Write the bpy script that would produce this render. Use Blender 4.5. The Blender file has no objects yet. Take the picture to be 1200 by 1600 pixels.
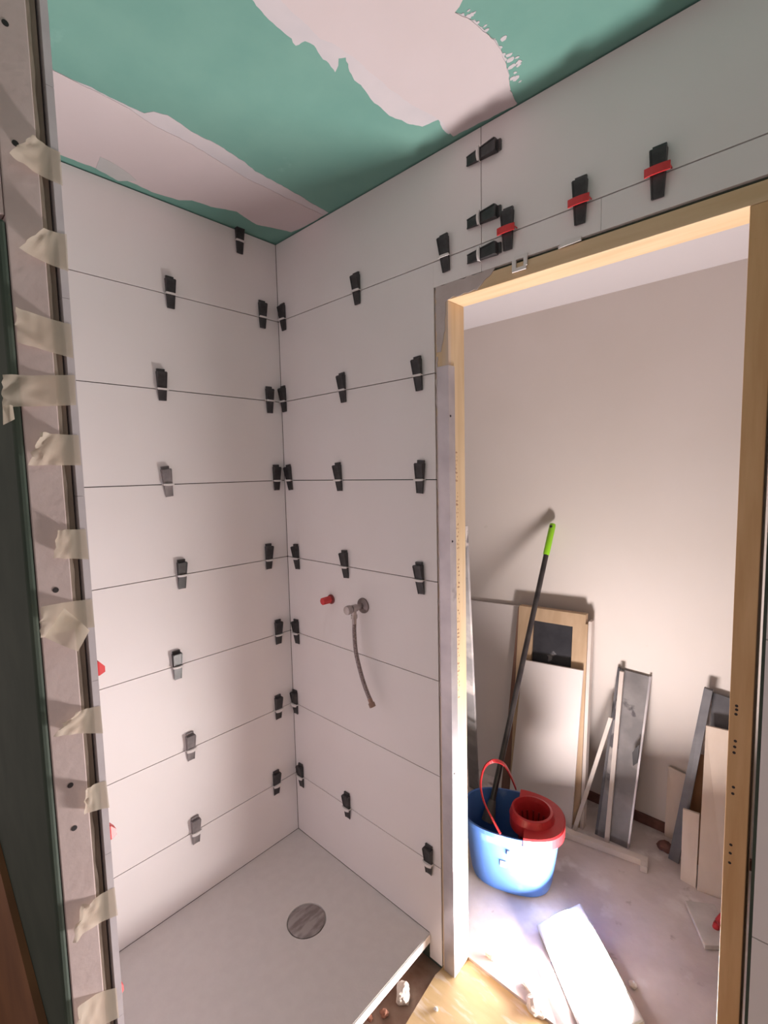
import bpy, bmesh, math, random
from mathutils import Vector, Matrix, Euler, noise
random.seed(7)
S = bpy.context.scene
C = S.collection
# ------------------------------------------------------------------ camera
F, CAM = 749.8, Vector((1.56015, -1.11600, 1.47484))
YAW, PIT, ROL = 0.747794, -0.085764, -0.0219926
fw = Vector((-math.sin(YAW)*math.cos(PIT), math.cos(YAW)*math.cos(PIT), math.sin(PIT)))
r0 = Vector((math.cos(YAW), math.sin(YAW), 0)); u0 = r0.cross(fw)
RT = math.cos(ROL)*r0 + math.sin(ROL)*u0
UP = -math.sin(ROL)*r0 + math.cos(ROL)*u0
cd = bpy.data.cameras.new('camera'); cam = bpy.data.objects.new('camera', cd); C.objects.link(cam)
M = Matrix((RT, UP, -fw)).transposed().to_4x4(); M.translation = CAM
cam.matrix_world = M
cd.sensor_fit = 'HORIZONTAL'; cd.sensor_width = 36; cd.lens = F/1200*36; cd.clip_start = 0.01
S.camera = cam
# ------------------------------------------------------------------ light and exposure
LAMP_STRENGTH = 262.0
LAMP_COLOR = (1.0, 0.92, 0.89)
S.view_settings.view_transform = 'Standard'; S.view_settings.look = 'None'
S.view_settings.gamma = 1; S.view_settings.use_curve_mapping = False
S.view_settings.exposure = 0.34
w = bpy.data.worlds.new('world'); S.world = w; w.use_nodes = True
w.node_tree.nodes['Background'].inputs[0].default_value = (1.0, 0.78, 0.75, 1)
w.node_tree.nodes['Background'].inputs[1].default_value = 0.36
S.cycles.max_bounces = 16; S.cycles.diffuse_bounces = 12; S.cycles.transparent_max_bounces = 12
S.cycles.sample_clamp_indirect = 20.0

def ray(u, v):
    return ((u-600)/F)*RT - ((v-800)/F)*UP + fw
def hit(u, v, ax, val):
    d = ray(u, v); t = (val-CAM[ax])/d[ax]; return CAM + t*d
FZ = -0.08       # hall floor
YW = 1.08        # hall back wall
ZC = 2.33        # bathroom ceiling

# ------------------------------------------------------------------ helpers
class MB:
    def __init__(s): s.v = []; s.f = []; s.m = []
    def add(s, vs, fs, mi=0):
        o = len(s.v); s.v += [tuple(x) for x in vs]
        for f in fs: s.f.append([i+o for i in f]); s.m.append(mi)
        return s
    def box(s, a, b, mi=0):
        x0, y0, z0 = [min(p, q) for p, q in zip(a, b)]; x1, y1, z1 = [max(p, q) for p, q in zip(a, b)]
        vs = [(x0,y0,z0),(x1,y0,z0),(x1,y1,z0),(x0,y1,z0),(x0,y0,z1),(x1,y0,z1),(x1,y1,z1),(x0,y1,z1)]
        return s.add(vs, [(0,3,2,1),(4,5,6,7),(0,1,5,4),(1,2,6,5),(2,3,7,6),(3,0,4,7)], mi)
    def prism(s, quad, off, mi=0):
        n = len(quad); off = Vector(off)
        vs = [Vector(q) for q in quad] + [Vector(q)+off for q in quad]
        fs = [tuple(range(n)), tuple(range(2*n-1, n-1, -1))]
        for i in range(n):
            j = (i+1) % n; fs.append((i, i+n, j+n, j))
        return s.add(vs, fs, mi)
    def loft(s, rings, mi=0, cap0=True, cap1=True):
        n = len(rings[0]); vs = [p for r in rings for p in r]; fs = []
        for k in range(len(rings)-1):
            for i in range(n):
                j = (i+1) % n; fs.append((k*n+i, k*n+j, (k+1)*n+j, (k+1)*n+i))
        if cap0: fs.append(tuple(range(n-1, -1, -1)))
        if cap1: fs.append(tuple((len(rings)-1)*n+i for i in range(n)))
        return s.add(vs, fs, mi)
    def lathe(s, prof, n=24, axis='z', org=(0,0,0), mi=0, sx=1, sy=1):
        org = Vector(org); rings = []
        for r, h in prof:
            ring = []
            for i in range(n):
                a = 2*math.pi*i/n; c, q = r*math.cos(a)*sx, r*math.sin(a)*sy
                p = {'z': (c, q, h), 'y': (c, h, q), 'x': (h, c, q)}[axis]
                ring.append(org+Vector(p))
            rings.append(ring)
        return s.loft(rings, mi)
    def tube(s, pts, r, n=10, mi=0, closed=False):
        pts = [Vector(p) for p in pts]; rings = []
        rr = r if isinstance(r, (list, tuple)) else [r]*len(pts)
        ref = Vector((0.3, 0.2, 1)).normalized()
        for i, p in enumerate(pts):
            t = (pts[min(i+1, len(pts)-1)]-pts[max(i-1, 0)]).normalized()
            a = t.cross(ref)
            if a.length < .05: a = t.cross(Vector((1, 0, 0)))
            a.normalize(); b = t.cross(a)
            rings.append([p+rr[i]*(math.cos(2*math.pi*k/n)*a+math.sin(2*math.pi*k/n)*b) for k in range(n)])
        return s.loft(rings, mi)
    def build(s, name, mats, parent=None, smooth=False, bevel=0, loc=None, solid=0):
        me = bpy.data.meshes.new(name); me.from_pydata(s.v, [], s.f)
        for m in (mats if isinstance(mats, (list, tuple)) else [mats]): me.materials.append(m)
        for p, mi in zip(me.polygons, s.m): p.material_index = mi
        bm = bmesh.new(); bm.from_mesh(me); bmesh.ops.recalc_face_normals(bm, faces=bm.faces)
        if loc is not None: bmesh.ops.translate(bm, verts=bm.verts, vec=-Vector(loc))
        bm.to_mesh(me); bm.free()
        o = bpy.data.objects.new(name, me); C.objects.link(o)
        if loc is not None: o.location = loc
        if parent is not None: o.parent = parent
        if smooth:
            for p in me.polygons: p.use_smooth = True
            me.set_sharp_from_angle(angle=math.radians(40))
        if solid:
            md = o.modifiers.new('solid', 'SOLIDIFY'); md.thickness = solid; md.offset = 0
        if bevel:
            md = o.modifiers.new('bevel', 'BEVEL'); md.width = bevel; md.segments = 2; md.limit_method = 'ANGLE'
        return o
def tag(o, label, cat=None, group=None, kind=None):
    o['label'] = label
    if cat: o['category'] = cat
    if group: o['group'] = group
    if kind: o['kind'] = kind
    return o
def empty(name, loc=(0, 0, 0), label=None, cat=None, group=None, kind=None):
    o = bpy.data.objects.new(name, None); C.objects.link(o); o.location = loc; o.empty_display_size = .05
    if label: tag(o, label, cat, group, kind)
    return o
def struct(o, label, cat): return tag(o, label, cat, kind='structure')
def curve_pts(P, n=8):
    P = [Vector(p) for p in P]; out = []
    for i in range(len(P)-1):
        a, b, c, d = P[max(i-1, 0)], P[i], P[i+1], P[min(i+2, len(P)-1)]
        for k in range(n):
            t = k/n
            out.append(.5*((2*b)+(c-a)*t+(2*a-5*b+4*c-d)*t*t+(3*b-a-3*c+d)*t**3))
    out.append(P[-1]); return out

# ------------------------------------------------------------------ materials
def mat(name, col, rough=.6, metal=0., col2=None, scale=6., detail=4., lo=.35, hi=.65, bump=0., bscale=None,
        stretch=(1, 1, 1), spec=.5, extra=None):
    m = bpy.data.materials.new(name); m.use_nodes = True; nt = m.node_tree; N = nt.nodes; L = nt.links
    b = N['Principled BSDF']; b.inputs['Base Color'].default_value = (*col, 1)
    b.inputs['Roughness'].default_value = rough; b.inputs['Metallic'].default_value = metal
    b.inputs['Specular IOR Level'].default_value = spec
    tc = N.new('ShaderNodeTexCoord'); mp = N.new('ShaderNodeMapping'); L.new(tc.outputs['Object'], mp.inputs[0])
    mp.inputs['Scale'].default_value = stretch
    out = None
    if col2 is not None:
        nz = N.new('ShaderNodeTexNoise'); nz.inputs['Scale'].default_value = scale; nz.inputs['Detail'].default_value = detail
        L.new(mp.outputs[0], nz.inputs['Vector'])
        rp = N.new('ShaderNodeValToRGB'); rp.color_ramp.elements[0].position = lo; rp.color_ramp.elements[1].position = hi
        rp.color_ramp.elements[0].color = (*col, 1); rp.color_ramp.elements[1].color = (*col2, 1)
        L.new(nz.outputs['Fac'], rp.inputs[0]); out = rp.outputs[0]
    if extra:
        # further stains: (colour, scale, lo, hi)
        for c3, sc, l3, h3 in extra:
            n3 = N.new('ShaderNodeTexNoise'); n3.inputs['Scale'].default_value = sc; n3.inputs['Detail'].default_value = 5
            L.new(mp.outputs[0], n3.inputs['Vector'])
            mr = N.new('ShaderNodeMapRange'); mr.inputs[1].default_value = l3; mr.inputs[2].default_value = h3
            L.new(n3.outputs['Fac'], mr.inputs[0])
            mx = N.new('ShaderNodeMix'); mx.data_type = 'RGBA'
            L.new(mr.outputs[0], mx.inputs['Factor'])
            if out is not None: L.new(out, mx.inputs['A'])
            else: mx.inputs['A'].default_value = (*col, 1)
            mx.inputs['B'].default_value = (*c3, 1); out = mx.outputs['Result']
    if out is not None: L.new(out, b.inputs['Base Color'])
    if bump:
        n2 = N.new('ShaderNodeTexNoise'); n2.inputs['Scale'].default_value = bscale or scale*4; n2.inputs['Detail'].default_value = 6
        L.new(mp.outputs[0], n2.inputs['Vector'])
        bp = N.new('ShaderNodeBump'); bp.inputs['Strength'].default_value = bump; bp.inputs['Distance'].default_value = .004
        L.new(n2.outputs['Fac'], bp.inputs['Height']); L.new(bp.outputs[0], b.inputs['Normal'])
    return m
TILE = mat('white_tile', (.80, .755, .755), .45, col2=(.775, .73, .725), scale=3, spec=.35)
TILE_EDGE = mat('tile_edge', (.62, .57, .60), .6, col2=(.56, .51, .54), scale=20)
ADH = mat('adhesive', (.12, .095, .085), .9)
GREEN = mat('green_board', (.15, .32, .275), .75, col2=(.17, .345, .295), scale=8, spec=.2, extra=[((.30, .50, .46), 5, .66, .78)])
GREEN_SHADED = mat('green_board_shaded', (.062, .085, .068), .75, col2=(.08, .103, .083), scale=9, spec=.2)  # same green board as the ceiling, darkened for the unlit outer face
PLASTER = mat('joint_compound', (.57, .505, .52), .8, col2=(.55, .485, .495), scale=5, bump=.15, bscale=15)
SKIM = mat('thin_skim', (.50, .48, .51), .8, col2=(.57, .53, .555), scale=7, bump=.15, bscale=20)
GREY_SKIM = mat('grey_skim', (.45, .46, .46), .8, col2=(.50, .50, .50), scale=14)
PAPER = mat('plasterboard_paper', (.60, .49, .475), .85, col2=(.54, .43, .415), scale=9, bump=.2, bscale=60)
RAW = mat('raw_board_edge', (.24, .19, .155), .95, col2=(.42, .34, .28), scale=14, stretch=(1, 1, .35), bump=.6, bscale=50)
CREAM = mat('hall_paint', (.62, .55, .52), .7, col2=(.60, .53, .495), scale=2.5, spec=.3, extra=[((.55, .48, .44), 9, .74, .80)])
HALLC = mat('hall_ceiling', (.58, .535, .55), .8)
CONC = mat('concrete', (.66, .575, .56), .9, col2=(.47, .385, .37), scale=5, detail=8, lo=.40, hi=.72, bump=.35, bscale=30,
           extra=[((.72, .65, .64), 9, .58, .70), ((.36, .28, .26), 14, .66, .74)])
DIRT = mat('brown_screed', (.24, .14, .10), .95, col2=(.38, .28, .23), scale=11, detail=8, bump=.7, bscale=30)
WOODR = mat('pine_timber_shaded', (.67, .42, .215), .6, col2=(.57, .33, .15), scale=5, detail=5, stretch=(9, 9, .8), bump=.1, bscale=20)  # same timber as the left jamb, browned for the right jamb's shade
WOODF = mat('pine_timber_lit', (.69, .525, .34), .6, col2=(.61, .44, .265), scale=5, detail=5, stretch=(9, 9, .8), bump=.1, bscale=20,
            extra=[((.58, .47, .42), 1.6, .56, .68)])  # paler copy of the timber, light on the left jamb put into its colour
WOODH = mat('pine_head_lit', (.69, .51, .32), .6, col2=(.61, .425, .245), scale=5, detail=5, stretch=(.8, 9, 9), bump=.1, bscale=20)  # paler lit copy again, for the head
PLY = mat('plywood', (.66, .47, .25), .65, col2=(.58, .40, .20), scale=4, stretch=(2, 8, 2), extra=[((.72, .60, .48), 6, .55, .70)])
BROWNW = mat('brown_hardboard', (.28, .13, .055), .7, col2=(.20, .09, .04), scale=5)
GALV = mat('galvanised', (.50, .47, .50), .42, metal=.75, col2=(.64, .60, .62), scale=9, detail=6, extra=[((.22, .19, .20), 7, .64, .72)])
DGALV = mat('dull_steel', (.20, .185, .19), .5, metal=.3, col2=(.32, .295, .295), scale=6, detail=7, lo=.4, hi=.62, extra=[((.62, .54, .50), 3.1, .52, .62), ((.10, .09, .10), 9, .62, .66)])
DSTEEL = mat('dark_steel', (.095, .09, .10), .5, metal=.3, col2=(.15, .14, .15), scale=12, detail=6, extra=[((.45, .43, .43), 16, .70, .76)])
WHITEB = mat('white_board', (.68, .61, .60), .5, col2=(.65, .58, .56), scale=3)
WHITEP = mat('white_painted_wood', (.66, .58, .54), .6, col2=(.58, .49, .45), scale=8)
OFFCUT = mat('beige_offcut', (.64, .52, .44), .5, col2=(.58, .46, .385), scale=5, stretch=(3, 3, 1))
FRAMEW = mat('tan_frame', (.50, .345, .225), .6, col2=(.43, .29, .18), scale=5, stretch=(6, 6, 1))
REDBR = mat('red_brown', (.115, .045, .035), .9, col2=(.17, .075, .06), scale=20, bump=.6)
BLACKP = mat('black_plastic', (.022, .02, .022), .38, col2=(.05, .047, .05), scale=40, extra=[((.30, .28, .28), 60, .70, .76)])
CLIPW = mat('white_clip', (.72, .68, .67), .5)
CLIPR = mat('red_clip', (.62, .035, .04), .4)
REDP = mat('red_plastic', (.46, .025, .03), .35, col2=(.40, .02, .025), scale=10)
BLUEP = mat('blue_plastic', (.045, .15, .52), .35, col2=(.06, .18, .56), scale=6)
SPLASH = mat('splashed_blue', (.06, .145, .42), .4, col2=(.075, .17, .46), scale=6, extra=[((.20, .30, .55), 9, .60, .75)])
LIME = mat('lime_plastic', (.30, .68, .02), .4)
POLE = mat('black_pole', (.025, .02, .022), .35, col2=(.05, .042, .042), scale=20, extra=[((.35, .32, .31), 24, .68, .76)])
CHROME = mat('dull_chrome', (.50, .45, .44), .35, metal=.8, col2=(.36, .31, .30), scale=30)
BRAID = mat('braided_hose', (.30, .245, .24), .5, metal=.5, col2=(.17, .13, .13), scale=220, lo=.45, hi=.55)
TRAYM = mat('tray_stone', (.69, .65, .64), .5, col2=(.66, .62, .61), scale=30, bump=.08, bscale=160, spec=.35)
TRAYE = mat('tray_edge', (.80, .77, .76), .5)
DRAINM = mat('film_drain', (.24, .205, .20), .35, metal=.3, col2=(.40, .36, .355), scale=16, detail=6, stretch=(3, 1, 1), lo=.42, hi=.6)
FILM = mat('film', (.66, .63, .625), .25)
MORT = mat('mortar', (.42, .36, .33), .95, col2=(.33, .275, .25), scale=20, bump=.8)
WHITEC = mat('plaster_chip', (.80, .74, .70), .9, bump=.6, col2=(.72, .66, .60), scale=20)
BLACK = mat('screw_black', (.02, .014, .016), .6)
INK = mat('ink', (.30, .16, .12), .8)
STICK = mat('sticker', (.72, .66, .60), .5)
def tape_mat():
    m = bpy.data.materials.new('masking_tape'); m.use_nodes = True; nt = m.node_tree; N = nt.nodes; L = nt.links
    N.remove(N['Principled BSDF']); out = N['Material Output']
    d = N.new('ShaderNodeBsdfDiffuse'); d.inputs[0].default_value = (.76, .68, .57, 1)
    t = N.new('ShaderNodeBsdfTranslucent'); t.inputs[0].default_value = (.74, .64, .52, 1)
    g = N.new('ShaderNodeBsdfTransparent')
    a = N.new('ShaderNodeMixShader'); a.inputs[0].default_value = .45; L.new(d.outputs[0], a.inputs[1]); L.new(t.outputs[0], a.inputs[2])
    b = N.new('ShaderNodeMixShader'); b.inputs[0].default_value = .28; L.new(a.outputs[0], b.inputs[1]); L.new(g.outputs[0], b.inputs[2])
    L.new(b.outputs[0], out.inputs[0]); return m
TAPE = tape_mat()
def emis():
    m = bpy.data.materials.new('lamp_diffuser'); m.use_nodes = True; nt = m.node_tree; N = nt.nodes
    e = N.new('ShaderNodeEmission'); e.inputs[0].default_value = (*LAMP_COLOR, 1); e.inputs[1].default_value = LAMP_STRENGTH
    nt.links.new(e.outputs[0], N['Material Output'].inputs[0]); return m
GLOW = emis()

# ------------------------------------------------------------------ work light (the one lamp of the place)
lc = hit(912, 1497, 2, 0.0)
wl = empty('work_light', (lc.x, lc.y, FZ), 'glaring white work light on the hall floor in front of the blue bucket', 'lamp')
th = Vector((-.68, -.73, 0)).normalized()
nrm = (th*math.sin(math.radians(23)) + Vector((0, 0, 1))*math.cos(math.radians(23))).normalized()
lx = Vector((.73, -.68, 0)).normalized(); ly_ = nrm.cross(lx).normalized()
LM = Matrix((lx, ly_, nrm)).transposed().to_4x4(); LM.translation = Vector((0, 0, .052))
def lpart(mb, name, m, **k):
    mb.v = [tuple(LM @ Vector(v)) for v in mb.v]; return mb.build(name, m, wl, **k)
def sup(a, b_, z, n=40, p=3.2):
    return [(a*math.copysign(abs(math.cos(2*math.pi*i/n))**(2/p), math.cos(2*math.pi*i/n)), b_*math.copysign(abs(math.sin(2*math.pi*i/n))**(2/p), math.sin(2*math.pi*i/n)), z) for i in range(n)]
lpart(MB().loft([sup(.175, .082, 0), sup(.175, .082, .0006)]), 'diffuser', GLOW)
b = MB(); b.box((-.177, -.084, -.016), (.177, .084, -.0003))
lpart(b, 'housing', mat('lamp_housing', (.6, .6, .6), .5), bevel=.006)
HINGE, STAND = mat('lamp_hinge', (.2, .2, .2), .5), mat('lamp_stand', (.25, .25, .25), .5)
for sx in (-1, 1):
    b = MB(); b.tube([Vector((sx*.184, 0, -.015)), Vector((sx*.184, -.02, -.026))], .006); lpart(b, 'hinge', HINGE)
    b = MB()
    p = LM @ Vector((sx*.184, -.02, -.026)); q = Vector((p.x, p.y, .006)); e = q + th*(-.09)
    b.tube([p, q, Vector((e.x, e.y, .006))], .006)
    b.build('stand', STAND, wl)

# ------------------------------------------------------------------ setting: floors and ceilings
o = MB().box((-1, .078, -.2), (2.5, YW+.1, FZ)).build('floor_hall', CONC); struct(o, 'dusty pinkish concrete floor of the hall behind the doorway', 'floor')
o = MB().box((-1, -2.7, -.2), (3.1, .078, -.106)).build('floor', DIRT); struct(o, 'rough brown screed floor under the shower tray', 'floor')
ceil = MB().box((-1, -2.7, ZC), (3.1, .16, ZC+.1)).build('ceiling', GREEN); struct(ceil, 'green plasterboard ceiling with pale joint compound patches', 'ceiling')
o = MB().box((-1, .16, 2.2), (2.5, YW+.1, 2.3)).build('ceiling_hall', HALLC); struct(o, 'white hall ceiling seen through the door opening', 'ceiling')

def patch(px, name, m, z0, th, jit=.004, seed=0, world=None):
    P = [hit(u, v, 2, ZC) for u, v in px] + (world or [])
    P = [Vector((max(p.x, .003), min(p.y, -.003), 0)) for p in P]
    Q = []
    for i in range(len(P)):
        a, c = P[i], P[(i+1) % len(P)]; n = max(1, int((c-a).length/.008))
        for k in range(n):
            p = a.lerp(c, k/n); q = noise.noise_vector(Vector((p.x*45+seed, p.y*45, seed)))*jit + noise.noise_vector(Vector((p.x*140+seed, p.y*140, seed)))*jit*.6
            p = Vector((min(max(p.x+q.x, .002), 2.9), min(p.y+q.y, -.002), z0)); Q.append(p)
    return MB().prism(Q, (0, 0, -th)).build(name, m, ceil)
wide_full = [(700, 210), (684, 187), (660, 197), (640, 193), (605, 178), (585, 160), (570, 140), (555, 125), (545, 105), (541, 88), (530, 92), (525, 112), (505, 90), (490, 70), (478, 63), (462, 73), (455, 60), (420, 30), (395, 0), (352, -50), (300, -110)]
right_edge = [(850, -130), (735, -20), (716, 8), (712, 18), (735, 30), (760, 50), (775, 65), (790, 95), (795, 118), (797, 140), (808, 164)]
patch(wide_full + right_edge, 'plaster_skim', SKIM, ZC, .0008, .004, 1)
patch([(708, 212), (690, 188), (640, 160), (600, 130), (560, 95), (530, 72), (500, 58), (460, 20), (440, 0), (380, -60), (340, -110)] + right_edge, 'plaster_patch', PLASTER, ZC-.0004, .0016, .003, 2)
back = [(500, 345), (470, 356), (455, 362), (430, 356), (400, 350), (370, 330), (330, 322), (300, 312), (280, 312), (240, 300), (205, 284), (150, 262), (92, 240), (60, 222), (20, 70), (85, 110)]
patch([(150, 140), (225, 177), (240, 174), (262, 180), (300, 205), (350, 232), (385, 255), (400, 268), (450, 295), (515, 333)] + back, 'plaster_skim', SKIM, ZC, .0008, .003, 3)
patch([(150, 142), (200, 168), (240, 195), (300, 225), (360, 262), (380, 275), (440, 305), (505, 335)] + back, 'plaster_patch', PLASTER, ZC-.0004, .0016, .002, 4)
patch([(157, 243), (178, 254), (200, 268), (213, 281), (185, 281), (150, 262)], 'paper_joint_tape', GREY_SKIM, ZC-.002, .0008, .002, 5)
b = MB()
for k in range(46):
    t = random.random(); u = 730+85*t+random.gauss(0, 7); v = 22+95*t+random.gauss(0, 12)
    c = hit(u, v, 2, ZC); r = random.uniform(.002, .007); a0 = random.random()*6
    rr = [r*random.uniform(.6, 1.3) for i in range(9)]
    b.prism([(c.x+rr[i]*1.4*math.cos(i*.698), c.y+rr[i]*.8*math.sin(i*.698), ZC) for i in range(9)], (0, 0, -random.uniform(.0004, .0011)))
o = b.build('plaster_smear', SKIM, ceil); o['kind'] = 'stuff'

# ------------------------------------------------------------------ setting: tiled walls
G = .0014
ZJ = [.24606+.3*k for k in range(7)]           # joints from the lowest to the highest
ZTOP = ZC-.004
def course(z0=0.0, top=ZTOP):
    zs = [z0] + [z for z in ZJ if z > z0+.01] + [top]
    return [(zs[i]+(G if i else 0), zs[i+1]-(G if i < len(zs)-2 else 0)) for i in range(len(zs)-1)]
b = MB(); b.box((-.12, -.965, -.106), (-.010, .078, ZC), 1)
for z0, z1 in course(.0014): b.box((-.010, -.880, z0), (0, -.0015, z1), 0)
b.build('wall_left', [TILE, ADH]); o = bpy.data.objects['wall_left']; struct(o, 'left shower wall clad in long white tiles up to the ceiling', 'wall')
# door wall: backing with the opening, tiles in front
XL, XR, ZH = .7345, 1.4800, 1.974
b = MB()
b.box((-.12, .010, -.106), (XL-.001, .078, ZC), 1); b.box((XR+.001, .010, -.106), (3.0, .078, ZC), 1); b.box((XL-.001, .010, ZH+.001), (XR+.001, .078, ZC), 1)
cs = course(-.084)
for i, (z0, z1) in enumerate(cs[:-1]):
    if i == 0: b.box((.0012, 0, .0014), (.684, .010, z1), 0); b.box((.684, 0, z0), (XL-.003, .010, z1), 0)
    else: b.box((.0012, 0, z0), (XL-.003, .010, z1), 0)
z0, z1 = cs[-1]
VJ = .8845
b.box((.0012, 0, z0), (VJ-G*.8, .010, z1), 0); b.box((VJ+G*.8, 0, z0), (2.2, .010, z1), 0)
zz = ZJ[-1]-G
b.box((XL-.003+.0002, 0, ZH+.004), (VJ-G*.4, .010, zz), 0); b.box((VJ+G*.4, 0, ZH+.004), (1.178, .010, zz), 0); b.box((1.1788, 0, ZH+.004), (1.4870, .010, zz), 0)
for z0, z1 in ((-.074, ZJ[1]-G), (ZJ[1]+G, ZJ[3]-G), (ZJ[3]+G, ZJ[6]-G)): b.box((1.4872, 0, z0), (2.2, .010, z1), 0)
o = b.build('wall_back', [TILE, GREEN_SHADED]); struct(o, 'white tiled wall with the water outlets and the door opening', 'wall')
# hall walls and the rest of the room behind the camera
o = MB().box((-1, YW, -.2), (2.5, YW+.1, 2.3)).build('wall_hall', CREAM); struct(o, 'cream painted wall at the far side of the hall', 'wall')
b = MB(); b.box((-1, .078, -.2), (-.9, YW, 2.3)); o = b.build('wall_hall_left', CREAM); struct(o, 'cream end wall of the hall on the left', 'wall')
b = MB(); b.box((2.4, .078, -.2), (2.5, YW, 2.3)); o = b.build('wall_hall_right', CREAM); struct(o, 'cream end wall of the hall on the right', 'wall')
o = MB().box((-.9, YW-.012, FZ), (2.4, YW, FZ+.042)).build('baseboard_hall', REDBR); struct(o, 'dark red brown strip along the foot of the hall wall', 'baseboard')

# ------------------------------------------------------------------ setting: partition end on the left
part = empty('wall_partition', (.70, -.92, -.106)); struct(part, 'stub partition wall end with raw plasterboard edges at the left', 'wall')
def pp(mb, name, m, **k):
    mb.v = [tuple(Vector(v)-part.location) for v in mb.v]; return mb.build(name, m, part, **k)
b = MB()
for z0, z1 in course(.003): b.box((.002, -.8915, z0-G), (.70, -.8815, z1+G-.0006))
pp(b, 'tile_facing', TILE_EDGE)
b = MB(); b.box((.002, -.908, -.106), (.688, -.8945, ZC-.002)); pp(b, 'board_core', RAW)
# ragged torn paper lip beside the core
b = MB(); n = 90
vs = []
for k in range(n+1):
    z = -.10 + k*(ZC-.004+.10)/n; e = .0035*noise.noise(Vector((z*23, 1, 0)))+.002*noise.noise(Vector((z*90, 3, 0)))
    vs += [(.6985, -.9105, z), (.6985+.0008, -.9045+e, z), (.689, -.9045+e, z)]
b.add(vs, [(3*k+i, 3*k+i+1, 3*k+i+4, 3*k+i+3) for k in range(n) for i in (0, 1)]); pp(b, 'torn_paper_edge', RAW)
b = MB(); b.box((.002, -.953, -.106), (.70, -.9085, ZC-.002)); pp(b, 'end_board', PAPER, bevel=.0015)
b = MB(); b.box((.002, -.9655, -.106), (.7005, -.9535, 1.836)); pp(b, 'outer_board', GREEN_SHADED, bevel=.004)
b = MB(); b.box((.002, -.9625, 1.842), (.699, -.9535, ZC-.002)); pp(b, 'upper_board', PAPER, bevel=.002)
for u, v in ((8, 36), (24, 224), (87, 922), (110, 1227), (116, 1294), (93, 968)):
    p = hit(u, v, 0, .70); b = MB(); b.lathe([(.0001, -.0004), (.0042, -.0004), (.0042, .0005), (.0001, .0006)], 12, 'x', (.70, p.y, p.z)); pp(b, 'screw', BLACK)

# ------------------------------------------------------------------ setting: timber door lining
door = empty('door_1', (1.107, .04, -.088)); struct(door, 'raw timber lining of the doorway without a door', 'door frame')
def dp(mb, name, m, **k):
    mb.v = [tuple(Vector(v)-door.location) for v in mb.v]; return mb.build(name, m, door, **k)
Y0, Y1 = .0015, .0805
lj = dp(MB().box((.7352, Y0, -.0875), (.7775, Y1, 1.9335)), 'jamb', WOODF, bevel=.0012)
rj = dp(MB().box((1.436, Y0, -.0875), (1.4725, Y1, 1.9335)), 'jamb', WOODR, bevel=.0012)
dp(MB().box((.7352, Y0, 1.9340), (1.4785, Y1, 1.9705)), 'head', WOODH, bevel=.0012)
def smear(pts, name, seed):
    Q = []
    for k in range(len(pts)):
        a, c = Vector((pts[k][0], 0, pts[k][1])), Vector((pts[(k+1) % len(pts)][0], 0, pts[(k+1) % len(pts)][1])); n = max(1, int((c-a).length/.006))
        for i in range(n):
            q = a.lerp(c, i/n); v = noise.noise_vector(Vector((q.x*60, seed, q.z*60)))*.004; Q.append((q.x+v.x, Y0-.0002, q.z+v.z))
    return dp(MB().prism(Q, (0, -.0012, 0)), name, SMEAR)
SMEAR = mat('mortar_smear', (.52, .45, .44), .9, col2=(.46, .39, .37), scale=15, bump=.3)
smear([(.738, 1.9775), (.925, 1.977), (.905, 1.960), (.87, 1.938), (.79, 1.938), (.772, 1.93), (.769, 1.88), (.760, 1.82), (.752, 1.80), (.738, 1.80)], 'mortar_smear', 1)
smear([(.7365, 1.79), (.741, 1.79), (.742, 1.3), (.741, .8), (.7365, .8)], 'mortar_smear', 2)
# faint printed stamp on the left reveal, knots / screw holes on the right jamb
b = MB()
for k in range(64):
    if k % 9 == 8: continue
    z = 1.52-.0115*k
    for j in range(3):
        if random.random() < .55: b.box((.7775, .034+.0035*j+.008*noise.noise(Vector((z*3, 0, 0))), z), (.7778, .0362+.0035*j+.008*noise.noise(Vector((z*3, 0, 0))), z+random.uniform(.002, .006)))
dp(b, 'printed_stamp', INK)
for u, v in ((1151, 1103), (1151, 1109), (1150, 1116), (1149, 1158), (1148, 1167), (1147, 1176), (1146, 1230), (1145, 1240), (1142, 1320), (1141, 1333), (1140, 1348)):
    p = hit(u, v, 1, Y0); b = MB(); b.lathe([(.0028, -.0002), (.0028, .0005)], 10, 'y', (p.x, Y0, p.z)); dp(b, 'screw_hole', BLACK)

# ------------------------------------------------------------------ shower tray
tray = empty('shower_tray', (.342, -.44, -.03), 'low white shower tray fitted in the tiled corner', 'shower tray')
def tp(mb, name, m, **k):
    mb.v = [tuple(Vector(v)-tray.location) for v in mb.v]; return mb.build(name, m, tray, **k)
dc = (hit(479, 1437, 2, -.002)); cx, cy, R = dc.x, dc.y, .061
nseg = 48; b = MB()
per = []
x0, x1, y0, y1 = .0008, .685, -.8805, -.0008
for i in range(nseg):
    a = 2*math.pi*i/nseg; dx, dy = math.cos(a), math.sin(a); t = 9
    if dx > 1e-6: t = min(t, (x1-cx)/dx)
    if dx < -1e-6: t = min(t, (x0-cx)/dx)
    if dy > 1e-6: t = min(t, (y1-cy)/dy)
    if dy < -1e-6: t = min(t, (y0-cy)/dy)
    per.append((cx+dx*t, cy+dy*t))
for X, Y in ((x0, y0), (x1, y0), (x1, y1), (x0, y1)):        # snap nearest spoke to the corner
    k = min(range(nseg), key=lambda i: (per[i][0]-X)**2+(per[i][1]-Y)**2); per[k] = (X, Y)
def ring(z, f=None, r=None): return [(p[0], p[1], z) if r is None else (cx+r*math.cos(2*math.pi*i/nseg), cy+r*math.sin(2*math.pi*i/nseg), z) for i, p in enumerate(per)]
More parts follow.
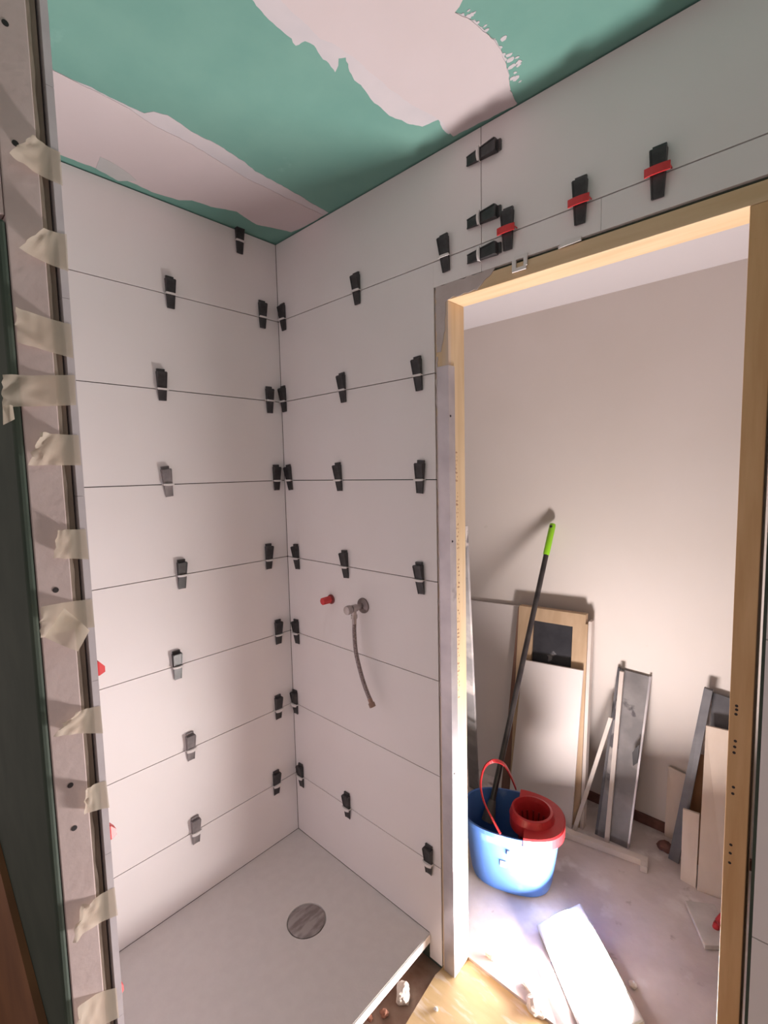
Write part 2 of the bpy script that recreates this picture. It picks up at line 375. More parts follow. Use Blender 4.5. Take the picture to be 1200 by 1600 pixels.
rings = [ring(-.030), ring(0.0), ring(-.0025, r=R+.028), ring(-.004, r=R+.004), ring(-.012, r=R+.001), ring(-.012, r=.002)]
b.loft(rings, 0, True, True); tb = tp(b, 'basin', [TRAYM, TRAYE])
b = MB(); b.box((.6855, -.8805, -.0285), (.6885, -.002, -.0012)); tp(b, 'front_edge', TRAYE, bevel=.0008)
b = MB(); b.lathe([(.002, -.011), (R-.001, -.011), (R-.0005, -.005), (R-.004, -.003), (R*.55, -.0015), (.002, -.0012)], 40, 'z', (cx, cy, 0)); tp(b, 'drain_cover', DRAINM, smooth=True)
o = MB().box((.03, -.86, -.106), (.64, -.03, -.0305)).build('mortar_bed', MORT); tag(o, 'grey mortar bed in the shade under the shower tray', 'mortar bed')
# ------------------------------------------------------------------ tile levellers
def wedge_mesh(L=.098, W=.029):
    """black plastic wedge: tip down, thick pronged head up; back lies on the tile"""
    b = MB(); zt, zh = -.040, L-.040
    def sec(z, w, y0, y1): return [(-w/2, -y0, z), (w/2, -y0, z), (w/2, -y1, z), (-w/2, -y1, z)]
    b.loft([sec(zt, W*.74, .0012, .0035), sec(zt+.02, W*.82, .0012, .0062), sec(0, W*.88, .0012, .0088), sec(zh-.011, W, .0012, .0145), sec(zh-.009, W, .0012, .0142)])
    b.loft([sec(zh-.009, W*.86, .0012, .0058), sec(zh, W*.86, .0012, .0058)])
    for s in (-1, 1):                                     # raised rails along both sides
        b.loft([[(s*W*.36-.0015, -.0035, zt), (s*W*.36+.0015, -.0035, zt), (s*W*.36+.0015, -.0046, zt), (s*W*.36-.0015, -.0046, zt)],
                [(s*W*.47-.0015, -.0142, zh-.0115), (s*W*.47+.0015, -.0142, zh-.0115), (s*W*.47+.0015, -.0158, zh-.0115), (s*W*.47-.0015, -.0158, zh-.0115)]])
    return b
def clip_mesh(W=.034, h=.006, d=.0155, bow=.0035):
    b = MB()
    for s in (-1, 1): b.box((s*W/2-.0016*(s > 0)-0, -d, -.0010), (s*W/2+.0016*(s < 0), -.0004, .0014))
    n = 8; rings = []
    for k in range(n+1):
        t = k/n*2-1; x = t*W/2; e = bow*(1-t*t)
        rings.append([(x, -d-e, -h/2-.3*e), (x, -d-e, h/2-.3*e), (x, -d+.003-e*.3, h/2), (x, -d+.003-e*.3, -h/2)])
    return b.loft(rings)
wm = wedge_mesh().build('wedge', BLACKP); cm = clip_mesh().build('clip', CLIPW)
rm = clip_mesh(.046, .016, .0175, .006).build('clip', CLIPR)
protoW, protoC, protoR = wm.data, cm.data, rm.data
for o in (wm, cm, rm): bpy.data.objects.remove(o)
GREYW = mat('dusty_wedge', (.16, .14, .145), .6, col2=(.27, .24, .24), scale=30)
protoG = protoW.copy(); protoG.materials.clear(); protoG.materials.append(GREYW)
def leveller(loc, rotz, label, tilt=0., red=False, horiz=False, grey=False, slide=0.):
    e = empty('tile_leveller', loc, label, 'tile leveller', 'tile levelling wedges on the walls')
    e.rotation_euler = (0, 0, rotz)
    low = (not red) and (not horiz) and loc[2] < .6
    wo = bpy.data.objects.new('wedge', protoG if grey else protoW); C.objects.link(wo); wo.parent = e
    co = bpy.data.objects.new('clip', protoR if red else protoC); C.objects.link(co); co.parent = e
    base = math.pi/2 if horiz else 0
    co.rotation_euler = (0, base, 0); wo.rotation_euler = (0, base+math.radians(tilt), 0)
    if slide:
        d = Vector((math.sin(base), 0, math.cos(base)))*slide; wo.location = d
    wo.scale = (1, 1.22, 1)
    if low: co.scale = (1, 1, 1.6)
    if red: co.location = (0, 0, .004); co['label'] = 'red plastic clip'
    else: co['label'] = 'white plastic clip'
    return e
ORD = ['topmost', 'second', 'third', 'fourth', 'fifth', 'sixth', 'lowest']
LA = [[(265, 0, 0), (409, 0, 0)], [(252, -1, 0), (420, -1, 0)], [(261, -6, 1), (431, 0, 0)], [(283, 1, 0), (419, 1, 0)], [(276, -1, 0), (434, 0, 0)], [(297, 0, 1), (434, 0, 0)], [(305, 0, 1), (431, 1, 0)]]
for r, row in enumerate(LA):
    z = ZJ[6-r]
    for i, (u, tl, gy) in enumerate(row):
        lo, hi = -.9, -.001                                 # find y on the joint that shows at column u
        for _ in range(40):
            m_ = (lo+hi)/2; d = Vector((0, m_, z))-CAM; uu = 600+F*d.dot(RT)/d.dot(fw)
            if uu < u: lo = m_
            else: hi = m_
        where = 'beside the corner' if i else 'out in mid wall'
        leveller((0, lo, z), math.pi/2, '%sblack levelling wedge on left wall, %s tile joint, %s' % ('dusty ' if gy else '', ORD[r], where), tl, grey=bool(gy), slide=random.uniform(-.006, .006))
LB = [[(444, -3, 0), (559, -2, 0), (697, -4, 0), (795, 1, 1), (908, 1, 1), (1030, 1, 1)], [(445, -3, 0), (537, -3, 0), (655, -3, 0)], [(454, -6, 0), (531, -4, 0), (658, 4, 0)],
      [(465, -4, 0), (541, -4, 0), (658, -4, 0)], [(465, -3, 0)], [(463, -2, 0)], [(472, -2, 0), (544, -1, 0), (671, 1, 0)]]
WB = [['beside the corner', 'between corner and doorway', 'left above the door corner'], ['beside the corner', 'in the middle', 'beside the door jamb']]
REDW = ['leftmost above the doorway', 'middle one above the doorway', 'rightmost above the doorway']
for r, row in enumerate(LB):
    z = ZJ[6-r]
    for i, (u, tl, rd) in enumerate(row):
        lo, hi = .001, 2.
        for _ in range(40):
            m_ = (lo+hi)/2; d = Vector((m_, 0, z))-CAM; uu = 600+F*d.dot(RT)/d.dot(fw)
            if uu < u: lo = m_
            else: hi = m_
        if rd: lab = 'black wedge with a red clip, %s' % REDW[i-3]
        else: lab = 'black levelling wedge on door wall, %s tile joint, %s' % (ORD[r], WB[0 if r == 0 else 1][i])
        leveller((lo, 0, z), 0, lab, tl, red=bool(rd), slide=random.uniform(-.005, .005))
for (v, wd) in ((243, 'top one of three, nearest the ceiling'), (343, 'middle one of three'), (399, 'lowest of three, just above the door corner')):
    p = hit(752, v, 1, 0)
    leveller((VJ, 0, p.z), 0, 'black wedge lying sideways on the vertical joint, %s' % wd, 0, horiz=True)
p = hit(372, 357, 0, 0)
e = leveller((0, p.y, ZTOP-.038), math.pi/2, 'black wedge hanging at the top of left wall under the ceiling', 0)
# red clips on the inner face of the partition, poking out past its edge
for z, wd in ((ZJ[5], 'faint topmost'), (ZJ[3], 'second'), (ZJ[2], 'third'), (ZJ[1], 'lowest')):
    e = empty('tile_leveller', (.645, -.8812, z), 'red levelling clip peeping past the partition edge, %s' % wd, 'tile leveller', 'red clips on the partition'); e.rotation_euler = (0, 0, math.pi)
    d = {5: .012, 3: .024, 2: .023, 1: .016}[ZJ.index(z)]
    b = MB(); b.loft([[(-.012, -.0004, -.009), (.012, -.0004, -.009), (.012, -.0004, .012), (-.012, -.0004, .012)],
                      [(-.010, -d*.6, -.011), (.010, -d*.6, -.011), (.010, -d*.6, .014), (-.010, -d*.6, .014)],
                      [(-.007, -d, -.008), (.007, -d, -.008), (.007, -d, .002), (-.007, -d, .002)]])
    b.build('clip', CLIPR, e)

# ------------------------------------------------------------------ water outlets
p = hit(518, 936, 1, 0)
e = empty('pipe_plug', (p.x, 0, p.z), 'red plastic test plug in the water pipe outlet', 'pipe plug')
MB().lathe([(.002, -.001), (.0175, -.001), (.0175, -.004), (.012, -.006), (.012, -.008)], 24, 'y').build('flange', mat('plug_flange', (.22, .03, .03), .5), e, smooth=True)
MB().lathe([(.011, -.008), (.0135, -.009), (.0135, -.042), (.012, -.0435), (.003, -.0435)], 8, 'y').build('cap', CLIPR, e)
p = hit(568, 946, 1, 0)
e = empty('angle_valve', (p.x, 0, p.z), 'chrome angle valve on the tiled wall with a hanging hose', 'valve')
MB().lathe([(.004, -.001), (.0265, -.001), (.0255, -.005), (.012, -.011), (.0115, -.013)], 32, 'y').build('escutcheon', mat('dark_chrome', (.20, .165, .16), .35, metal=.7), e, smooth=True)
b = MB(); b.lathe([(.0085, -.010), (.0085, -.032), (.0125, -.034), (.0125, -.056), (.008, -.058), (.008, -.060)], 20, 'y'); b.tube([(0, -.045, -.008), (0, -.045, -.024)], .0085, 16); b.build('valve_body', CHROME, e, smooth=True)
b = MB(); b.lathe([(.006, -.060), (.0145, -.061), (.0155, -.070), (.0145, -.079), (.004, -.081)], 10, 'y'); b.build('handle', CHROME, e, smooth=True)
b = MB(); b.tube([(0, -.045, -.022), (0, -.045, -.034)], .0115, 6); b.tube([(0, -.045, -.034), (0, -.045, -.052)], .0075, 14); b.build('nut', CHROME, e)
lp = [(0, -.045, -.050), (.0, -.046, -.085), (.006, -.048, -.14), (.022, -.050, -.19), (.044, -.050, -.245), (.068, -.048, -.292)]
lp = [Vector(q) for q in lp]
b = MB(); b.tube(curve_pts(lp, 6), .0068, 12); b.build('hose', BRAID, e, smooth=True)
d = (lp[-1]-lp[-2]).normalized()
b = MB(); b.tube([lp[-1]-d*.004, lp[-1]+d*.012], .0075, 12); b.tube([lp[-1]+d*.010, lp[-1]+d*.024], .0105, 6); b.build('hose_end', mat('brass_end', (.30, .19, .15), .4, metal=.6), e)

# ------------------------------------------------------------------ metal profile on the left jamb
p1 = hit(692, 572, 1, 0).z
e = empty('metal_profile', (.7775, 0, -.0865), 'galvanised steel angle standing against the left door jamb', 'metal profile')
b = MB(); h = p1+.0865
prof = [(-.036, .0010), (.0014, .0010), (.0014, .030), (.0004, .030), (.0004, -.0002), (-.036, -.0002)]
xs = [(.7414-.7775, -.0014), (.0018, -.0014), (.0018, .0290), (.0006, .0290), (.0006, .0004), (.7414-.7775, .0004)]
b.loft([[(x, y, 0) for x, y in xs], [(x, y, h) for x, y in xs]])
b.build('angle', GALV, e)
for u, v in ((704, 650), (707, 846), (710, 1209)):
    q = hit(u, v, 0, .7795); b = MB(); b.lathe([(.0034, .0018), (.0034, .0024)], 10, 'x', (0, q.y, q.z+.0865)); b.build('screw_hole', BLACK, e)

# ------------------------------------------------------------------ white spacer bits on the door head
p = hit(813, 411, 1, 0); e = MB()
for a, c in (((-.020, -.018), (.016, -.010)), ((-.014, .009), (.020, .017)), ((-.020, -.0101), (-.010, .0091)), ((.010, -.0101), (.019, .0091))): e.box((p.x+a[0], -.0045, p.z+a[1]), (p.x+c[0], -.0002, p.z+c[1]))
o = e.build('spacer_clip', CLIPW, loc=(p.x, 0, p.z)); tag(o, 'small square white plastic clip on the door head', 'clip')
p = hit(891, 379, 1, 0); e = MB()
e.loft([[(p.x-.026, -.0002, p.z-.006), (p.x-.026, -.004, p.z-.006), (p.x-.026, -.004, p.z-.002), (p.x-.026, -.0002, p.z-.002)], [(p.x-.008, -.0002, p.z-.005), (p.x-.008, -.005, p.z-.005), (p.x-.008, -.005, p.z+.006), (p.x-.008, -.0002, p.z+.006)], [(p.x+.025, -.0002, p.z-.004), (p.x+.025, -.004, p.z-.004), (p.x+.025, -.004, p.z+.005), (p.x+.025, -.0002, p.z+.005)]])
o = e.build('spacer_clip', CLIPW, loc=(p.x, 0, p.z)); tag(o, 'broken strip of white plastic clip in the gap over the door head', 'clip')

# ------------------------------------------------------------------ masking tape on the partition end
def tape(i, q, lifts, label, seed, flap=None, crinkle=.004, xend=0.):
    """q = image corners tile-top, tile-bottom, free-top, free-bottom on the end face; lifts in metres off the face"""
    X = .7006
    A, B = hit(*q[0], 0, X), hit(*q[1], 0, X)
    Cc, D = hit(*q[2], 0, X+lifts[0]), hit(*q[3], 0, X+lifts[1])
    n, m = 18, 8; vs = []
    for a in range(n+1):
        s = a/n
        for k in range(m+1):
            t = k/m; p = A.lerp(B, t).lerp(Cc.lerp(D, t), s)
            l = lifts[0]*(1-t)+lifts[1]*t
            x = X + l*max(0, (s-.3)/.7)**1.6
            cr = crinkle*max(0, (s-.35)/.65)
            nz = noise.noise(Vector((s*5+seed*7, t*3, seed)))
            x += cr*(nz+.35)*1.6 + .0003*abs(noise.noise(Vector((s*30, t*6, seed))))
            y = p.y; z = p.z + .6*cr*noise.noise(Vector((s*4, t*2, seed+5)))
            if s > .93: y += .004*noise.noise(Vector((t*9, seed, 1)))
            vs.append((max(x, X), y, z))
    c = Vector(vs[len(vs)//2]); b = MB(); w_ = m+1
    b.add(vs, [(a*w_+k, (a+1)*w_+k, (a+1)*w_+k+1, a*w_+k+1) for a in range(n) for k in range(m)])
    o = b.build('masking_tape', TAPE, loc=c, smooth=True)
    tag(o, label, 'tape', 'masking tape strips on the partition end')
    if flap:
        P = [hit(u, v, 0, X+l) for u, v, l in flap]; vs = []
        for a in range(9):
            for k in range(7):
                s, t = a/8, k/6; p = P[0].lerp(P[1], s).lerp(P[3].lerp(P[2], s), t)
                p.x += .012*math.sin(math.pi*s)*(1-.4*t); vs.append(p-c)
        b = MB(); b.add(vs, [(a*7+k, (a+1)*7+k, (a+1)*7+k+1, a*7+k+1) for a in range(8) for k in range(6)])
        f = b.build('curled_flap', TAPE, o, smooth=True)
    return o
T = 'masking tape strip on the partition edge'
tape(1, [(94, 238), (98, 290), (50, 211), (14, 240)], (.010, .022), 'topmost peeling %s, with a pointed flap' % T, 1)
tape(2, [(104, 366), (107, 424), (68, 357), (29, 388)], (.008, .018), 'second peeling %s from the top' % T, 2)
tape(3, [(111, 507), (115, 560), (24, 480), (27, 535)], (.012, .004), 'third %s, above the long crumpled one' % T, 3)
tape(4, [(117, 586), (119, 633), (3, 586), (3, 636)], (.006, .012), 'long crumpled %s reaching over the green board' % T, 4,
     flap=[(4, 634, .014), (20, 634, .012), (23, 655, .018), (5, 664, .02)], crinkle=.006)
tape(5, [(123, 680), (127, 727), (62, 676), (43, 727)], (.012, .004), 'fifth %s, just below the long crumpled one' % T, 5, crinkle=.007)
tape(6, [(134, 827), (139, 874), (90, 828), (82, 872)], (.007, .005), 'short wrinkled %s, midway down' % T, 6)
tape(7, [(144, 936), (148, 980), (63, 948), (63, 996)], (.014, .022), 'large curling %s with a white folded tip' % T, 7,
     flap=[(100, 950, .016), (140, 985, .030), (122, 1018, .036), (70, 996, .024)])
tape(8, [(157, 1103), (161, 1146), (118, 1112), (82, 1150)], (.006, .012), 'crumpled %s above the two screws' % T, 8, crinkle=.006)
tape(9, [(166, 1220), (171, 1262), (133, 1234), (131, 1272)], (.014, .006), 'short %s beside the screws' % T, 9)
tape(10, [(179, 1386), (184, 1430), (123, 1420), (112, 1470)], (.008, .014), 'twisted %s, second from the bottom' % T, 10, crinkle=.009)
tape(11, [(182, 1543), (186, 1590), (120, 1572), (118, 1640)], (.016, .02), 'lowest %s, curling at the bottom' % T, 11, crinkle=.008)

# brown board leaning on the dark outer face of the partition
b = MB(); b.prism([(-.5, -.9660, -.1055), (.585, -.9660, -.1055), (.585, -.9660, .482), (.345, -.9660, .570), (.10, -.9660, .66), (-.5, -.9660, .66)], (0, -.012, 0))
o = b.build('hardboard_offcut', BROWNW, loc=(.1, -.97, -.1055)); tag(o, 'dark brown board against the green partition board at bottom left', 'board')

# ------------------------------------------------------------------ floor pieces at the doorway
b = MB(); b.prism([(.728, -.030, -.1058), (.746, -.20, -.1058), (.95, -.66, -.1058), (1.9, -.66, -.1058), (1.9, -.002, -.1058), (1.479, -.002, -.1058), (1.479, .0770, -.1058), (.731, .0770, -.1058), (.731, -.012, -.1058)], (0, 0, .0178))
o = b.build('plywood_sheet', PLY, loc=(1.1, -.2, -.1058)); tag(o, 'yellow plywood sheet covering the floor at the doorway', 'plywood sheet')
def lump(px, r, name, m, label, cat, z, seed, sq=(1, 1, .6), rot=0., sub=3):
    p = hit(*px, 2, z) if not isinstance(px, Vector) else px
    bm = bmesh.new(); bmesh.ops.create_icosphere(bm, subdivisions=sub, radius=r)
    R_ = Matrix.Rotation(rot, 3, 'Z')
    for v in bm.verts:
        k = 1+.35*noise.noise(v.co*(1.3/r)+Vector((seed, 0, 0)))+.18*noise.noise(v.co*(3.5/r)+Vector((0, seed, 0)))
        v.co = R_ @ Vector((v.co.x*k*sq[0], v.co.y*k*sq[1], v.co.z*k*sq[2]))
    zm = min(v.co.z for v in bm.verts)
    for v in bm.verts: v.co.z = max(v.co.z, zm*.6)
    me = bpy.data.meshes.new(name); bm.to_mesh(me); bm.free(); me.materials.append(m)
    o = bpy.data.objects.new(name, me); C.objects.link(o); o.location = (p.x, p.y, z-zm*.6+.0002)
    return tag(o, label, cat)
lump((630, 1558), .026, 'plaster_lump', WHITEC, 'cream plaster lump on brown screed beside the tray edge', 'lump', -.106, 3, (.8, 1.15, .8), .5)
lump((600, 1585), .012, 'brick_crumb', mat('brick', (.33, .15, .10), .9), 'reddish brick crumb under the tray edge, nearer the bottom', 'crumb', -.106, 5)
lump((578, 1592), .009, 'brick_crumb', bpy.data.materials['brick'], 'smaller pale red brick crumb touching the tray edge', 'crumb', -.106, 9)
lump((683, 1490), .018, 'mortar_lump', MORT, 'dark mortar lump in the gap at the foot of the jamb', 'lump', -.106, 12, (1.3, .7, .8))
lump((838, 1580), .030, 'mortar_block', mat('pale_mortar', (.55, .48, .45), .9, bump=.5), 'squarish pale mortar block at the door threshold', 'block', -.0878, 21, (1, .9, .6), .3)
b = MB(); p = hit(822, 1540, 2, FZ); q = hit(838, 1574, 2, FZ)
b.prism([p+Vector((-.012, 0, .0003)), p+Vector((.006, -.006, .0003)), q+Vector((.022, .02, .0003)), q+Vector((.008, .004, .0003)), q+Vector((-.004, .012, .0003))], (0, 0, .008))
o = b.build('plaster_shard', WHITEC, loc=p); tag(o, 'thin white plaster shard on the concrete by the threshold', 'shard')
lump((989, 1541), .011, 'plaster_chip', WHITEC, 'small white plaster chip on the concrete right of the work light', 'chip', FZ, 31)
lump((905-138, 1497), .012, 'plaster_chip', WHITEC, 'small plaster chip on the concrete just past the left jamb', 'chip', FZ, 33, (1.4, .7, .6))
lump((681, 1578), .006, 'plaster_crumb', WHITEC, 'tiny plaster crumb on the plywood sheet near the jamb', 'crumb', -.0878, 37)

# ------------------------------------------------------------------ things leaning in the hall
def board(name, m, px, ytop, th, label=None, cat=None, group=None, z0=FZ+.0005, parent=None, foot=None, **k):
    """px = TL, TR, BR, BL of the face towards the room; foot on the floor, top near the wall"""
    TL, TR = hit(*px[0], 1, ytop), hit(*px[1], 1, ytop)
    BR, BL = [Vector((*f, z0)) for f in foot] if foot else (hit(*px[2], 2, z0), hit(*px[3], 2, z0))
    mb = MB().prism([TL, TR, BR, BL], (0, th, 0))
    c = (BR+BL)/2
    o = mb.build(name, m, parent, loc=None if parent else c, **k)
    if label: tag(o, label, cat, group)
    return o
def hall_thing(mb, name, m, label, cat, loc, **k):
    o = mb.build(name, m, loc=loc, **k); return tag(o, label, cat)
# big white panel behind the jamb
board('white_sheet', WHITEB, [(700, 934), (810.5, 947), None, None], 1.062, .010, 'wide white sheet leaning on the hall wall behind the left jamb', 'sheet', bevel=.001, foot=((.432, .93), (.04, .93)))
# wooden frame with dark infill
Pf = [hit(811, 946, 1, 1.02), hit(919, 961, 1, 1.02), hit(905, 1294, 2, FZ+.0005), None]
Pf[3] = Pf[2]+Vector((Pf[0].x-Pf[1].x, 0, 0))
fr = empty('wooden_frame', (Pf[2]+Pf[3])/2, 'tan wooden frame with a black infill leaning on the hall wall', 'frame')
def bil(s, t): return Pf[0].lerp(Pf[1], s).lerp(Pf[3].lerp(Pf[2], s), t)-fr.location
def fpiece(name, m, s0, s1, t0, t1, th, dy=0.):
    q = [bil(s0, t0), bil(s1, t0), bil(s1, t1), bil(s0, t1)]
    q = [Vector((v.x, v.y+dy, v.z)) for v in q]
    return MB().prism(q, (0, th, 0)).build(name, m, fr, bevel=.0012)
fpiece('stile', FRAMEW, 0, .225, .0, 1, .030); fpiece('stile', FRAMEW, .80, 1, .045, 1, .030)
fpiece('rail', FRAMEW, .227, .97, 0, .068, .030); fpiece('rail', FRAMEW, .227, .798, .9, 1, .030)
MB().prism([bil(-.012, .01), bil(-.002, .01), bil(-.002, 1), bil(-.13, 1)], (0, .026, 0)).build('shadow_gap', mat('gap_shade', (.17, .085, .06), .8), fr)  # dark strip painting the shadow gap between white sheet and frame
fpiece('infill', mat('black_infill', (.022, .021, .027), .5, col2=(.04, .038, .045), scale=14, extra=[((.20, .19, .20), 18, .68, .74)]), .227, .798, .070, .898, .006, .012)
fpiece('edge_strip', WHITEP, 1.006, 1.05, .03, 1, .034)
# white board in front of the frame
board('white_board', WHITEB, [(817, 1031), (911, 1048), None, None], .955, .010, 'white rectangular board leaning on the front of the wooden frame', 'board', bevel=.001, foot=((.808, .838), (.512, .838)))
# mop
tip = hit(864, 818, 1, 1.052); foot = hit(767, 1262, 1, .50)
mp = empty('mop', foot, 'black mop pole with lime green end standing in the bucket', 'mop')
d = tip-foot; L = d.length; d.normalize()
Q = lambda s: d*s
g0 = L-.155
b = MB(); b.tube([Q(-.02), Q(.12), Q(g0+.01)], .0115, 14); b.build('pole', POLE, mp, smooth=True)
b = MB(); b.tube([Q(g0), Q(g0+.006), Q(L-.012), Q(L-.003), Q(L)], [.0128, .0142, .0142, .0125, .006], 16); b.build('grip', LIME, mp, smooth=True)
b = MB(); b.tube([Q(L-.018)+Vector((0, -.012, .004)), Q(L-.018)+Vector((0, -.0155, .005))], .006, 12); b.build('hang_hole', BLACK, mp)
b = MB(); b.tube([Q(-.05), Q(-.02), Q(.03)], [.026, .024, .013], 14); b.build('socket', mat('mop_socket', (.10, .085, .085), .5), mp, smooth=True)
# bucket
bc = Vector((.725, .462, FZ+.0005)); ang = math.atan2(.075, .2)
bk = empty('mop_bucket', bc, 'blue oval mop bucket with red wringer on the hall floor', 'bucket'); bk.rotation_euler = (0, 0, ang)
A_, B_, H_ = .180, .128, .245
def ell(f, z, n=48, p=2.5, A=A_, B=B_):
    out = []
    for i in range(n):
        a = 2*math.pi*i/n; c, s = math.cos(a), math.sin(a)
        out.append((f*A*math.copysign(abs(c)**(2/p), c), f*B*math.copysign(abs(s)**(2/p), s), z))
    return out
b = MB()
b.loft([ell(.74, 0), ell(.80, .006), ell(.84, .03), ell(.985, H_-.02), ell(1.0, H_-.018), ell(1.035, H_-.016), ell(1.035, H_), ell(.985, H_), ell(.975, H_-.02), ell(.80, .02), ell(.02, .012)])
b.build('body', SPLASH, bk, smooth=True)
# wringer: flange over the right half, raised basket with slots
n = 48; bx, br = .075, .066
def outer(a, grow):
    c, s = math.cos(a), math.sin(a); lo, hi = 0, .5
    for _ in range(40):
        m_ = (lo+hi)/2; x, y = bx+m_*c, m_*s
        ins = (abs(x/(A_*grow))**2.5+abs(y/(B_*grow))**2.5) < 1 and (m_ < br+.014 or x > (bx-.055 if y > 0 else bx-.02))
        if ins: lo = m_
        else: hi = m_
    return bx+lo*c, lo*s
def circ(r, z, slot=0.): return [(bx+(r-(slot if i % 2 else 0))*math.cos(2*math.pi*i/n), (r-(slot if i % 2 else 0))*math.sin(2*math.pi*i/n), z) for i in range(n)]
def out_(grow, z): return [(*outer(2*math.pi*i/n, grow), z) for i in range(n)]
b = MB()
b.loft([out_(1.07, H_-.030), out_(1.075, H_+.006), out_(1.05, H_+.012), circ(br+.016, H_+.010), circ(br+.008, H_+.034), circ(br, H_+.036), circ(br-.004, H_+.02), circ(br-.008, H_-.01, .0), circ(br-.013, H_-.05, .003), circ(br-.020, H_-.115, .004), circ(.004, H_-.12)], 0, False, True)
b.build('wringer', REDP, bk, smooth=False)
b = MB()
for i in range(16):
    a = 2*math.pi*i/16; c, s = math.cos(a), math.sin(a)
    b.tube([(bx+(br-.0095)*c, (br-.0095)*s, H_-.012), (bx+(br-.021)*c, (br-.021)*s, H_-.105)], .0035, 6)
o = b.build('basket_rib', mat('dark_red', (.20, .012, .016), .5), bk)
# bail handle, tilted to the left
inv = Matrix.Rotation(-ang, 3, 'Z')
f0 = hit(782, 1303, 2, FZ+H_+.008); r_0 = hit(806, 1232, 2, FZ+H_+.008)
hp = [f0]
for (u, v, Y) in ((768, 1277, f0.y+.01), (756, 1252, f0.y+.035), (751, 1225, f0.y+.07), (757, 1199, f0.y+.11), (771, 1189, f0.y+.145), (787, 1194, f0.y+.18), (797, 1210, f0.y+.21)): hp.append(hit(u, v, 1, Y))
hp.append(r_0); hp = [inv @ (q-bc) for q in hp]
pts = curve_pts(hp, 5); b = MB(); rings = []
for i, q in enumerate(pts):
    t = (pts[min(i+1, len(pts)-1)]-pts[max(i-1, 0)]).normalized(); side = t.cross(Vector((1, .1, .25))).normalized(); o2 = t.cross(side).normalized()
    rings.append([q+side*a_+o2*c_ for a_, c_ in ((-.007, -.0028), (.007, -.0028), (.007, .0028), (-.007, .0028))])
b.loft(rings); b.build('handle', REDP, bk, bevel=.001)
def sticker(u, v, wdt, hgt):
    # on the front face of the bucket: find the height, then the surface in the bucket's frame
    best = None
    for k in range(200):
        t = .8+k*.01; P = CAM+ray(u, v).normalized()*t; q = inv @ (P-bc)
        if 0 < q.z < H_:
            f = .84+(.985-.84)*(q.z-.03)/(H_-.05)
            val = abs(q.x/(A_*f))**2.5+abs(q.y/(B_*f))**2.5
            if val <= 1.0: best = q; break
    if best is None: return None
    q = best; g = Vector((abs(q.x/A_)**1.5*math.copysign(1, q.x)/A_, abs(q.y/B_)**1.5*math.copysign(1, q.y)/B_, -.9)).normalized()
    tx = Vector((0, 0, 1)).cross(g).normalized(); tz = g.cross(tx)
    c = q+g*.009
    return MB().prism([c-tx*wdt/2-tz*hgt/2, c+tx*wdt/2-tz*hgt/2, c+tx*wdt/2+tz*hgt/2, c-tx*wdt/2+tz*hgt/2], -g*.009)
for u, v, a_, c_, lab in ((787, 1347, .022, .024, 'cream paper sticker'), (795, 1332, .009, .020, 'white paper scrap')):
    s_ = sticker(u, v, a_, c_)
    if s_: o = s_.build('sticker', STICK, bk); o['label'] = lab
# batten with a turned end on the floor
p, q = hit(868, 1304, 2, FZ), hit(1012, 1357, 2, FZ); ax_ = (q-p).normalized(); sd = Vector((-ax_.y, ax_.x, 0))
b = MB(); up = Vector((0, 0, .0005))
b.prism([p+up, q+up, q+up+sd*.028, p+up+sd*.028], (0, 0, .026)); b.prism([q+up-sd*.030, q+up-sd*.001, q+up-sd*.001-ax_*.024, q+up-sd*.030-ax_*.024], (0, 0, .026))
hall_thing(b, 'batten', WHITEP, 'white painted batten with a hooked end lying on the hall floor', 'batten', p, bevel=.001)
# metal panel with batten in front
e = empty('sheet_metal', hit(955, 1322, 2, FZ), 'tall scuffed grey sheet metal panel leaning on the hall wall', 'sheet metal')
def child_board(name, m, px, ytop, th, parent, dy=0, **k):
    TL, TR = hit(*px[0], 1, ytop), hit(*px[1], 1, ytop); BR, BL = hit(*px[2], 2, FZ+.0005), hit(*px[3], 2, FZ+.0005)
    mb = MB().prism([v-parent.location+Vector((0, dy, 0)) for v in (TL, TR, BR, BL)], (0, th, 0)); return mb.build(name, m, parent, **k)
child_board('sheet', DGALV, [(966, 1047), (1013.5, 1060), (978, 1330), (931, 1309)], 1.052, .006, e, .018)
child_board('flange', DSTEEL, [(963, 1045.5), (966.5, 1046.5), (931.5, 1309), (927, 1307)], 1.045, .012, e, .018)
child_board('flange', GALV, [(1012.5, 1059), (1015.5, 1060), (980.5, 1331), (977.5, 1330)], 1.045, .012, e, .018)
q0, q1, q2, q3 = [hit(u, v, 1, .950) for u, v in ((988, 1176), (999, 1163), (996, 1192), (989, 1197))]
b = MB(); b.prism([v-e.location+Vector((0, 0, 0)) for v in (q0, q1, q2, q3)], (0, .006, 0)); o = b.build('torn_patch', BLACK, e); o['label'] = 'dark torn patch'
board('batten', WHITEP, [(968, 1049), (974.5, 1050.5), (951, 1318), (944, 1316)], 1.036, .010, 'narrow beige batten upright against the sheet metal panel', 'batten')
board('batten', WHITEP, [(951, 1121), (957, 1123), (900, 1299), (894, 1296)], .955, .008, 'thin white batten leaning diagonally left of the sheet metal panel', 'batten')
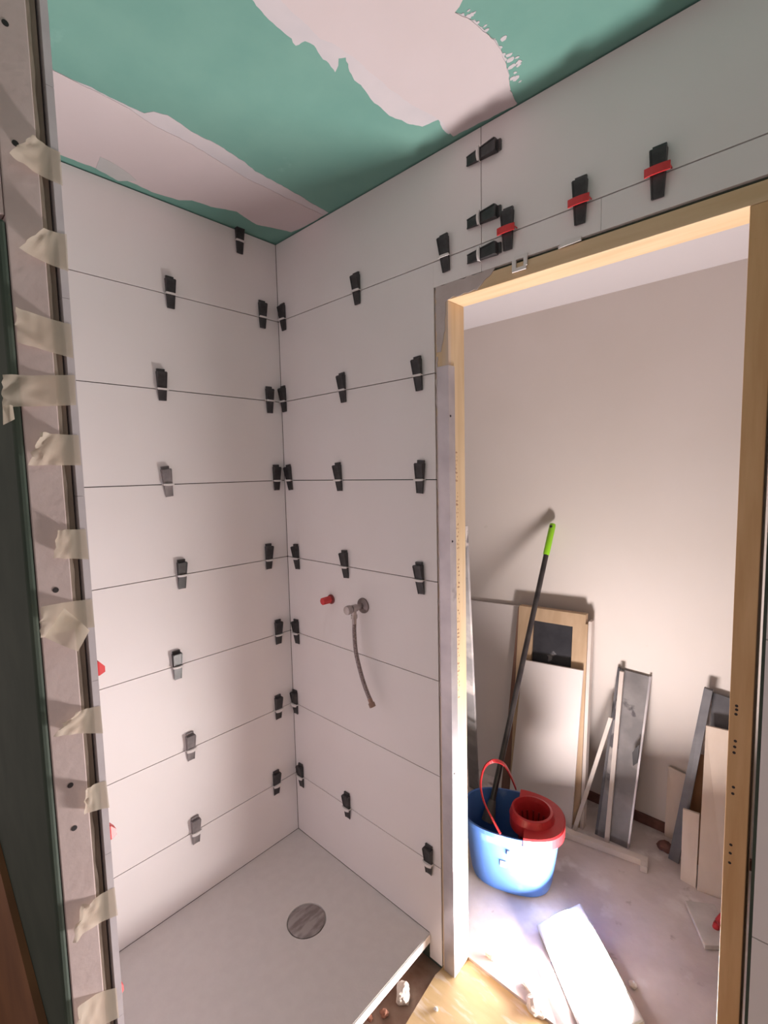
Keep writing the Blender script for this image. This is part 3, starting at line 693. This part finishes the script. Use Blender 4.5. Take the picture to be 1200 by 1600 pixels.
# right group behind the right jamb
board('steel_sheet', DSTEEL, [(1113, 1082), (1150, 1094), (1136, 1400), (1095, 1372)], 1.058, .004, 'dark steel sheet leaning behind the tall beige offcut', 'steel sheet')
board('steel_profile', DSTEEL, [(1100, 1075), (1113.5, 1080), (1060, 1350), (1044, 1341)], 1.030, .016, 'long dark grey steel profile leaning beside the steel sheet', 'steel profile')
board('beige_offcut', OFFCUT, [(1103, 1134), (1146, 1144), (1133, 1408), (1089, 1391)], .985, .009, 'tall beige plank offcut leaning on the dark steel sheet', 'offcut')
board('beige_offcut', OFFCUT, [(1067, 1264), (1093, 1272.5), (1087, 1388), (1063, 1374)], .925, .009, 'short beige offcut standing in front of the dark steel profile', 'offcut')
board('beige_offcut', OFFCUT, [(1044, 1198), (1072, 1211), (1062, 1318), (1038, 1305)], 1.060, .007, 'beige offcut against the hall wall behind the steel profile', 'offcut')
board('brown_offcut', BROWNW, [(1086, 1176), (1103, 1182), (1092, 1352), (1066, 1340)], 1.045, .006, 'reddish brown board offcut in the gap behind the beige planks', 'offcut')
lump((1040, 1328), .028, 'brick_piece', REDBR, 'dark red brick piece on the floor left of the steel profile', 'brick', FZ, 41, (1.1, .8, .8))
# dark profile standing behind the left jamb
a1 = hit(727.5, 822, 1, .110); f1 = hit(747, 1236, 2, FZ+.0005)
b = MB(); b.prism([a1, f1, f1+Vector((-.05, 0, 0)), a1+Vector((-.05, 0, 0))], (0, .012, 0))
hall_thing(b, 'steel_profile', DGALV, 'dull grey steel profile leaning behind the left door jamb', 'steel profile', f1)
# ------------------------------------------------------------------ trowel on the hall floor
tq = [hit(1070, 1413, 2, FZ+.002), hit(1116, 1419, 2, FZ+.002), hit(1150, 1486, 2, FZ+.002), hit(1101, 1484, 2, FZ+.002)]
tr = empty('plaster_float', (tq[0]+tq[2])/2, 'white plastering float with red handle on the floor by the right jamb', 'float')
b = MB(); b.prism([v-tr.location for v in tq], (0, 0, .016)); b.build('plate', mat('float_plate', (.62, .57, .55), .6, col2=(.50, .45, .43), scale=14), tr, bevel=.002)
h0 = hit(1119, 1444, 2, FZ+.03)-tr.location; h1 = hit(1146, 1434, 2, FZ+.03)-tr.location
b = MB(); b.tube(curve_pts([h0+Vector((0, 0, -.012)), h0+Vector((.006, 0, .012)), h0.lerp(h1, .5)+Vector((0, 0, .022)), h1+Vector((0, 0, .012)), h1+Vector((.004, 0, -.012))], 5), .011, 12); b.build('handle', REDP, tr, smooth=True)
